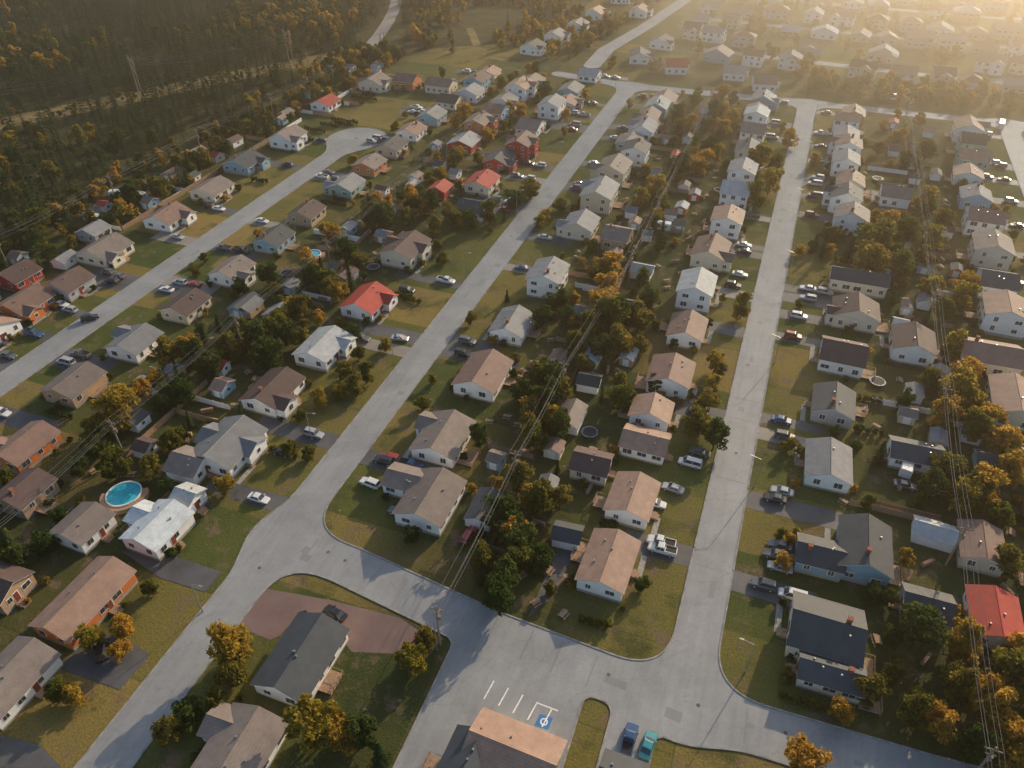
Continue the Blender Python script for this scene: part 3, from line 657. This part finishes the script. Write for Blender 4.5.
# ---------------------------------------------------------------- VEHICLES
def paint(name,c):
    m,nt=newmat(name); p=finish(nt,c,.28,spec=.6,metal=.0); p.inputs['Coat Weight'].default_value=.5; return m
CP={k:paint('car_paint_'+k,c) for k,c in dict(white=(.75,.75,.74),silver=(.42,.43,.45),black=(.02,.02,.022),grey=(.12,.125,.13),red=(.35,.03,.025),blue=(.03,.09,.22),teal=(.04,.28,.33)).items()}
M_tail=simple('tail_lamp_plastic',(.4,.02,.02),.3,.05); M_head=simple('head_lamp_plastic',(.7,.7,.68),.15,.05)
CC={}
def carmeshes(ty,col):
    if (ty,col) in CC: return CC[(ty,col)]
    Lh={'sedan':2.3,'suv':2.3,'pickup':2.75,'van':2.5}[ty]; hw=.92 if ty!='pickup' else .98
    belt={'sedan':.92,'suv':1.05,'pickup':1.12,'van':1.1}[ty]; top={'sedan':1.42,'suv':1.72,'pickup':1.82,'van':1.95}[ty]
    body=MB(); gl=MB(); wh=MB(); li=MB(); tr=MB()
    hood=belt-.06
    st=[(-Lh,.78,.42,belt-.18),(-Lh+.12,.95,.30,belt-.02),(-Lh*.55,1.0,.24,belt),(0,1.0,.24,belt),(Lh*.45,1.0,.24,hood),(Lh-.25,.95,.26,hood-.14),(Lh-.03,.82,.34,hood-.30),(Lh,.72,.42,hood-.42)]
    vs=[]
    for x,w,zb,zt in st:
        W_=w*hw; vs+=[(x,-W_*.86,zb),(x,-W_,zb+.18),(x,-W_,zt-.14),(x,-W_*.9,zt),(x,W_*.9,zt),(x,W_,zt-.14),(x,W_,zb+.18),(x,W_*.86,zb)]
    fs=[]
    for i in range(len(st)-1):
        for k in range(8): a=i*8+k; b=i*8+(k+1)%8; fs.append((a,a+8,b+8,b))
    fs+=[tuple(range(8)),tuple(range(8*len(st)-8,8*len(st)))[::-1]]; body.add(vs,fs)
    if ty=='sedan': c=(-Lh*.72,-Lh*.42,Lh*.12,Lh*.45)
    elif ty=='suv': c=(-Lh*.97,-Lh*.84,Lh*.15,Lh*.42)
    elif ty=='van': c=(-Lh*.98,-Lh*.9,Lh*.3,Lh*.62)
    else: c=(-Lh*.18,-Lh*.10,Lh*.30,Lh*.50)
    wb,wt=hw*.9,hw*.72
    gl.add([(c[0],-wb,belt-.03),(c[3],-wb,belt-.05),(c[3],wb,belt-.05),(c[0],wb,belt-.03),(c[1],-wt,top-.05),(c[2],-wt,top-.05),(c[2],wt,top-.05),(c[1],wt,top-.05)],
        [(0,1,5,4),(1,2,6,5),(2,3,7,6),(3,0,4,7),(4,5,6,7)])
    body.add([(c[1]-.06,-wt-.03,top-.06),(c[2]+.08,-wt-.03,top-.06),(c[2]+.08,wt+.03,top-.06),(c[1]-.06,wt+.03,top-.06),(c[1]+.1,-wt+.1,top),(c[2]-.1,-wt+.1,top),(c[2]-.1,wt-.1,top),(c[1]+.1,wt-.1,top)],
        [(0,1,5,4),(1,2,6,5),(2,3,7,6),(3,0,4,7),(4,5,6,7),(3,2,1,0)])
    for s in (-1,1):
        for (x0,x1) in ((c[0],c[1]),(c[3],c[2]),((c[0]+c[3])/2,(c[1]+c[2])/2)): body.tube((x0,s*wb,belt-.04),(x1,s*(wt+.01),top-.04),.05,.04,4)
        body.box(c[3]-.35,c[3]-.15,s*hw-.0 if s>0 else -hw-.18,s*hw+.18 if s>0 else -hw,belt-.02,belt+.12)
        li.box(Lh-.14,Lh-.01+.02,min(s*hw*.4,s*hw*.74),max(s*hw*.4,s*hw*.74),hood-.44,hood-.30)
        tr.box(-Lh-.02,-Lh+.1,min(s*hw*.48,s*hw*.76),max(s*hw*.48,s*hw*.76),belt-.36,belt-.18)
        for x in (-Lh*.6,Lh*.62): wh.tube((x,s*(hw-.2),.33),(x,s*(hw+.02),.33),.34,.34,14); li.tube((x,s*(hw-.0),.33),(x,s*(hw+.035),.33),.2,.18,8)
    if ty=='pickup':
        tr2=MB(); tr2.box(-Lh+.2,-Lh*.2-.08,-hw*.78,hw*.78,belt+.004,belt+.012); CC['bed']=tr2.mesh('bed_liner',M_black)
        for s in (-1,1): body.box(-Lh+.1,-Lh*.2,min(s*hw*.8,s*hw*.92),max(s*hw*.8,s*hw*.92),belt-.02,belt+.16)
        body.box(-Lh+.06,-Lh+.16,-hw*.8,hw*.8,belt-.02,belt+.16)
    r=[('body',body.mesh('car_body',CP[col])),('windows',gl.mesh('car_glass',M_glass)),('wheels',wh.mesh('wheels',M_black)),('head_lamps_and_hubs',li.mesh('lamps',M_head)),('tail_lamps',tr.mesh('tail',M_tail))]
    if ty=='pickup': r.append(('bed_liner',CC['bed']))
    CC[(ty,col)]=r; return r
def car(x,y,rz,ty=None,col=None,z=.03):
    ty=ty or random.choices(['sedan','suv','pickup','van'],[.4,.35,.17,.08])[0]; col=col or random.choices(list(CP),[.26,.18,.2,.18,.1,.08,.0])[0]
    e=link({'sedan':'parked_car','suv':'parked_suv','pickup':'pickup_truck','van':'parked_van'}[ty],None,None,(x,y,z),rz)
    for n_,m_ in carmeshes(ty,col): link(n_,m_,e)
def CPX(u,v,dirn,ty,col):
    x,y=G(u,v,.6); car(x,y,math.radians(dirn)+R(-.04,.04),ty,col,.06 if rd(x,y)<0 else .03)
near=[]
for t in ((335,613,170,'sedan','black'),(469,535,85,'suv','red'),(690,463,175,'van','white'),(673,488,175,'sedan','silver'),(655,503,0,'sedan','white'),(648,745,85,'sedan','teal'),(629,740,88,'pickup','blue'),
  (370,483,175,'suv','white'),(399,512,175,'suv','grey'),(90,318,50,'suv','black'),(61,304,0,'sedan','white'),(8,355,0,'sedan','grey'),(102,650,130,'suv','black'),(780,545,180,'sedan','grey'),(776,555,180,'suv','grey'),(780,567,180,'sedan','silver'),
  (782,491,180,'sedan','silver'),(775,498,180,'sedan','black'),(808,288,180,'sedan','white'),(808,298,180,'suv','silver'),(740,274,0,'sedan','white'),(733,285,0,'suv','black'),(400,338,10,'sedan','silver'),(362,338,0,'suv','grey'),(407,290,0,'suv','black'),
  (282,452,0,'sedan','black'),(700,452,0,'sedan','grey'),(145,380,0,'sedan','white'),(150,392,0,'suv','grey'),(560,390,90,'sedan','grey'),(905,485,0,'sedan','grey')):
    CPX(*t); near.append(G(t[0],t[1]))
for (x,y,rz,a,b) in carlist:
    if all((x-p[0])**2+(y-p[1])**2>22 for p in near) and free(x,y,.2,-.2) and y>30 and wedge(x,y,1.3): car(x,y,rz)
def camper(x,y,rz):
    b=MB(); T=lambda a,b_,z:(b_,a,z)
    b.prism([(-1.15,.6),(1.15,.6),(1.2,1.2),(1.2,2.6),(1.0,2.85),(-1.0,2.85),(-1.2,2.6),(-1.2,1.2)],-3.3,3.3,T)
    w=MB(); 
    for s in (-1,1):
        for a in (-2.3,-.6,1.7): w.box(a-.45,a+.45,min(s*1.19,s*1.23),max(s*1.19,s*1.23),1.6,2.2)
    k=MB()
    for s in (-1,1):
        for a in (-.45,.45): k.tube((a,s*.95,.36),(a,s*1.18,.36),.36,.36,12)
    k.tube((3.3,0,.6),(4.6,0,.5),.08,.06,6); v=MB(); v.box(-.5,.5,-.4,.4,2.85,3.1); v.box(1.4,1.9,-.25,.25,2.85,2.95)
    e=link('camper_trailer',None,None,(x,y,.02),rz)
    for n_,m_,mt in (('shell',b,CP['white']),('windows',w,M_glass),('wheels_and_hitch',k,M_black),('roof_units',v,M_trim)): link(n_,m_.mesh(n_,mt),e)
for u,v,r in ((121,198,20),(140,199,170),(888,100,10),(1000,128,80),(95,222,0),(905,470,80),(660,230,5)): camper(*G(u,v),math.radians(r))
# ---------------------------------------------------------------- POOLS
def pool(x,y,r):
    m,nt=newmat('pool_water'); v=tc(nt); f=noise(nt,v,1.5,3); finish(nt,ramp(nt,f,[(.3,(.03,.42,.55)),(.7,(.08,.6,.72))]),.05,bump=f,bs=.3,bd=.05,spec=.6)
    e=link('round_swimming_pool',None,None,(x,y,0)); w=MB(); n=40
    w.add([(math.cos(2*math.pi*i/n)*r,math.sin(2*math.pi*i/n)*r,1.0) for i in range(n)],[tuple(range(n))]); link('water',w.mesh('water',m),e)
    s=MB()
    P=lambda a,rr,z:(math.cos(a)*rr,math.sin(a)*rr,z)
    for i in range(n):
        a0,a1=2*math.pi*i/n,2*math.pi*(i+1)/n
        s.add([P(a0,r-.02,.9),P(a1,r-.02,.9),P(a1,r-.02,1.25),P(a0,r-.02,1.25),P(a0,r+.2,1.25),P(a1,r+.2,1.25),P(a1,r+.2,0),P(a0,r+.2,0)],[(0,1,2,3),(3,2,5,4),(4,5,6,7)])
    link('rim',s.mesh('rim',M_trim),e)
    d=MB()
    for i in range(n):
        if n*.1<i<n*.55: continue
        a0,a1=2*math.pi*i/n,2*math.pi*(i+1)/n
        d.add([P(a0,r+.22,1.0),P(a1,r+.22,1.0),P(a1,r+1.3,1.0),P(a0,r+1.3,1.0),P(a1,r+1.3,0),P(a0,r+1.3,0)],[(0,1,2,3),(3,2,4,5)])
    link('deck',d.mesh('deck',M_wood),e)
    l=MB(); l.tube((r-.1,.3,.9),(r+.3,.3,2.0),.03,.03); l.tube((r-.1,-.3,.9),(r+.3,-.3,2.0),.03,.03); link('ladder',l.mesh('ladder',M_metal),e)
pool(*poolc,3.3); pool(*G(313,254,1),2.3)
# ---------------------------------------------------------------- FENCES, POLES, LAMPS
fc=0
for k in range(1500):
    xr=random.choice((-36,-119,44.5,-195)); y=R(80,340); 
    if fc>=110: break
    horiz=random.random()<.6
    if horiz: x0,x1=sorted((xr,xr+random.choice((-1,1))*R(9,17))); pts=[(x0,y),(x1,y)]
    else: pts=[(xr,y),(xr+R(-.5,.5),y+R(12,24))]
    if not all(ok(pts[0][0]+(pts[1][0]-pts[0][0])*t,pts[0][1]+(pts[1][1]-pts[0][1])*t,.5) for t in (0,.25,.5,.75,1)): continue
    mb=MB(); a=Vector(pts[0]); b=Vector(pts[1]); L=(b-a).length; nb=int(L/.22)
    ang=math.atan2((b-a).y,(b-a).x)
    for i in range(nb): mb.box(i*.22,i*.22+.19,-.02,.02,.06,1.6+.04*math.sin(i*1.7))
    for i in range(int(L/2.4)+1): mb.box(i*2.4-.05,i*2.4+.05,.02,.12,0,1.7)
    for z in (.4,1.2): mb.box(0,L,.02,.06,z,z+.08)
    link('wooden_fence',mb.mesh('fence',random.choice((M_wood,M_wood,M_trim))),None,(a.x,a.y,0),ang); fc+=1
def polemesh():
    mb=MB(); mb.tube((0,0,0),(0,0,11),.22,.15,8); mb.box(-1.2,1.2,-.08,.08,10.1,10.3); mb.box(-.7,.7,-.05,.05,8.9,9.05)
    for x in (-1.1,-.4,.4,1.1): mb.tube((x,0,10.3),(x,0,10.55),.06,.05,6)
    mb.tube((.34,.15,7.4),(.34,.15,8.4),.3,.3,10); return mb.mesh('utility_pole',M_pole)
PM=polemesh()
lines=[[G(440,645),G(515,490),G(562,398),(-34,190),(-34,228),(-34,268),(-34,308),(-35,345)],
       [(-119,40),(-119,82),(-119,124),(-118,166),(-118,208),(-118,250),(-117,292),(-116,334)],
       [(45,30),(45,70),(45,112),(45,154),(45,196),(45,238),(45,280),(45,322),(45,358)],
       [(-210,90),(-210,135),(-210,180),(-210,225),(-208,270),(-205,315)]]
for ln_ in lines:
    for p in ln_: link('utility_pole',PM,None,(p[0],p[1],0),R(-.05,.05))
    for x in (-1.1,.4,1.1,0):
        cu=bpy.data.curves.new('overhead_wire','CURVE'); cu.dimensions='3D'; cu.bevel_depth=.032 if x else .05; cu.materials.append(M_wire); hz=10.55 if x else 9.0
        for p,q in zip(ln_[:-1],ln_[1:]):
            s=cu.splines.new('POLY'); s.points.add(10)
            for i in range(11): t=i/10; s.points[i].co=(p[0]+(q[0]-p[0])*t+x,p[1]+(q[1]-p[1])*t,hz-4*t*(1-t)*.9,1)
        link('overhead_wire',cu)
hv=MB()
for s in (-2.5,2.5): hv.tube((s,0,0),(s,0,17),.3,.2,8)
hv.box(-5,5,-.14,.14,15.2,15.55); hv.tube((-2.5,0,9),(2.5,0,14.5),.1,.1,5); hv.tube((2.5,0,9),(-2.5,0,14.5),.1,.1,5)
for x in (-4.6,0,4.6): hv.tube((x,0,15.2),(x,0,13.8),.08,.08,6)
HVM=hv.mesh('transmission_pole',M_pole); ps=[a_.lerp(b_,t) for t in (.1,.3,.5,.7,.9)]
az=math.atan2((b_-a_).y,(b_-a_).x)-math.pi/2
for p in ps: link('transmission_pole',HVM,None,(p.x,p.y,0),az)
cu=bpy.data.curves.new('transmission_wire','CURVE'); cu.dimensions='3D'; cu.bevel_depth=.06; cu.materials.append(M_wire)
pp=Vector((math.cos(az),math.sin(az)))
for x in (-4.6,0,4.6):
    for p,q in zip(ps[:-1],ps[1:]):
        s=cu.splines.new('POLY'); s.points.add(10)
        for i in range(11): t=i/10; c=p.lerp(q,t)+pp*x; s.points[i].co=(c.x,c.y,13.8-4*t*(1-t)*2,1)
link('transmission_wire',cu)
lm=MB(); lm.tube((0,0,0),(0,0,8),.1,.06,8); lm.tube((0,0,7.9),(1.9,0,8.4),.05,.04,6); lm.box(1.7,2.4,-.16,.16,8.3,8.45); lm.tube((0,0,0),(0,0,.5),.16,.14,8)
LMm=lm.mesh('street_lamp',M_metal)
for u,v,r in ((745,672,180),(437,650,90),(312,440,0),(203,612,0),(170,395,200)): link('street_lamp',LMm,None,(*G(u,v),0),math.radians(r))
for y in (120,165,210,255,300,345): link('street_lamp',LMm,None,(XC+5.2,y,0),math.pi); link('street_lamp',LMm,None,(XB-5,y+12,0),0)
def tramp(x,y):
    mb=MB(); n=20; r=1.9
    mb.add([(math.cos(2*math.pi*i/n)*r*.85,math.sin(2*math.pi*i/n)*r*.85,.9) for i in range(n)],[tuple(range(n))])
    e=link('trampoline',None,None,(x,y,0)); link('mat',mb.mesh('mat',M_black),e); rr=MB()
    P=lambda a,q,z:(math.cos(a)*q,math.sin(a)*q,z)
    for i in range(n):
        a0,a1=2*math.pi*i/n,2*math.pi*(i+1)/n
        rr.add([P(a0,r*.85,.92),P(a1,r*.85,.92),P(a1,r,.92),P(a0,r,.92)],[(0,1,2,3)])
        if i%4==0: rr.tube(P(a0,r*.95,0),P(a0,r*.95,2.5),.03,.03,5)
    link('frame_and_padding',rr.mesh('pad',CP['blue']),e)
tm=MB(); tm.box(-.9,.9,-.38,.38,.7,.75); tm.box(-.9,.9,-.8,-.5,.42,.46); tm.box(-.9,.9,.5,.8,.42,.46)
for x in (-.6,.6): tm.tube((x,-.75,0),(x,.25,.7),.05,.05,4); tm.tube((x,.75,0),(x,-.25,.7),.05,.05,4); tm.box(x-.04,x+.04,-.7,.7,.38,.42)
TMm=tm.mesh('picnic_table',M_wood)
wp=MB()
for i in range(9):
    for j in range(4): wp.tube((-.6+i*.3+R(-.03,.03),-.3,.15+j*.27),(-.6+i*.3,.3,.15+j*.27),.14,.13,6)
WPm=wp.mesh('firewood_pile',M_wood)
c=0
for k in range(1600):
    x,y=random.choice((-42,-30,-110,-126,54,38,-50,-22,30))+R(-4,4),R(72,300)
    if not ok(x,y,1.5): continue
    c+=1
    if c>200: break
    if c%16==0: tramp(x,y)
    elif c%3==0: link('firewood_pile',WPm,None,(x,y,0),R(0,3.1))
    else: link('picnic_table',TMm,None,(x,y,0),R(0,3.1))
    occupied.append((x,y,1,1))
# ---------------------------------------------------------------- SKY, SUN, HAZE
SUN_EL=math.radians(21); SUN_AZ=math.radians(18)
w=bpy.data.worlds.new('World'); bpy.context.scene.world=w; w.use_nodes=True; nt=w.node_tree; nt.nodes.clear()
sk=nt.nodes.new('ShaderNodeTexSky'); sk.sky_type='NISHITA'; sk.sun_disc=False; sk.sun_elevation=SUN_EL; sk.sun_rotation=SUN_AZ; sk.air_density=1.2; sk.dust_density=2.0
bg=nt.nodes.new('ShaderNodeBackground'); bg.inputs[1].default_value=.15; o=nt.nodes.new('ShaderNodeOutputWorld')
nt.links.new(sk.outputs[0],bg.inputs[0]); nt.links.new(bg.outputs[0],o.inputs[0])
sl=bpy.data.lights.new('sun','SUN'); sl.energy=5.0; sl.angle=math.radians(.6); sl.color=(1,.75,.48)
so=link('sun',sl); d=Vector((math.sin(SUN_AZ)*math.cos(SUN_EL),math.cos(SUN_AZ)*math.cos(SUN_EL),math.sin(SUN_EL))); so.rotation_euler=d.to_track_quat('Z','Y').to_euler(); so.location=(0,0,200)
def haze(name,col,dens,g,bx):
    hm=bpy.data.materials.new(name+'_volume'); hm.use_nodes=True; nt=hm.node_tree; nt.nodes.clear()
    vs=nt.nodes.new('ShaderNodeVolumeScatter'); vs.inputs['Color'].default_value=col; vs.inputs['Density'].default_value=dens; vs.inputs['Anisotropy'].default_value=g
    o=nt.nodes.new('ShaderNodeOutputMaterial'); nt.links.new(vs.outputs[0],o.inputs['Volume'])
    hb=MB(); hb.box(*bx); link(name,hb.mesh(name,hm))
haze('atmospheric_haze',(1,.85,.68,1),.0008,.82,(-1200,1200,-300,1500,-2,85))
haze('added_glow_haze',(1,.78,.55,1),.0032,.80,(-70,1190,290,1490,-1,62))  # extra dense haze box, added to build the warm sun glow at far right
# ---------------------------------------------------------------- CAMERA
cam=bpy.data.cameras.new('camera'); cam.sensor_width=36; cam.lens=CF/1024*36; cam.clip_end=6000
co=link('camera',cam); co.location=(0,0,CH); co.rotation_euler=(math.pi/2-PITCH,0,YAW); bpy.context.scene.camera=co
sc=bpy.context.scene; sc.view_settings.view_transform='Standard'; sc.view_settings.look='None'; sc.view_settings.exposure=0
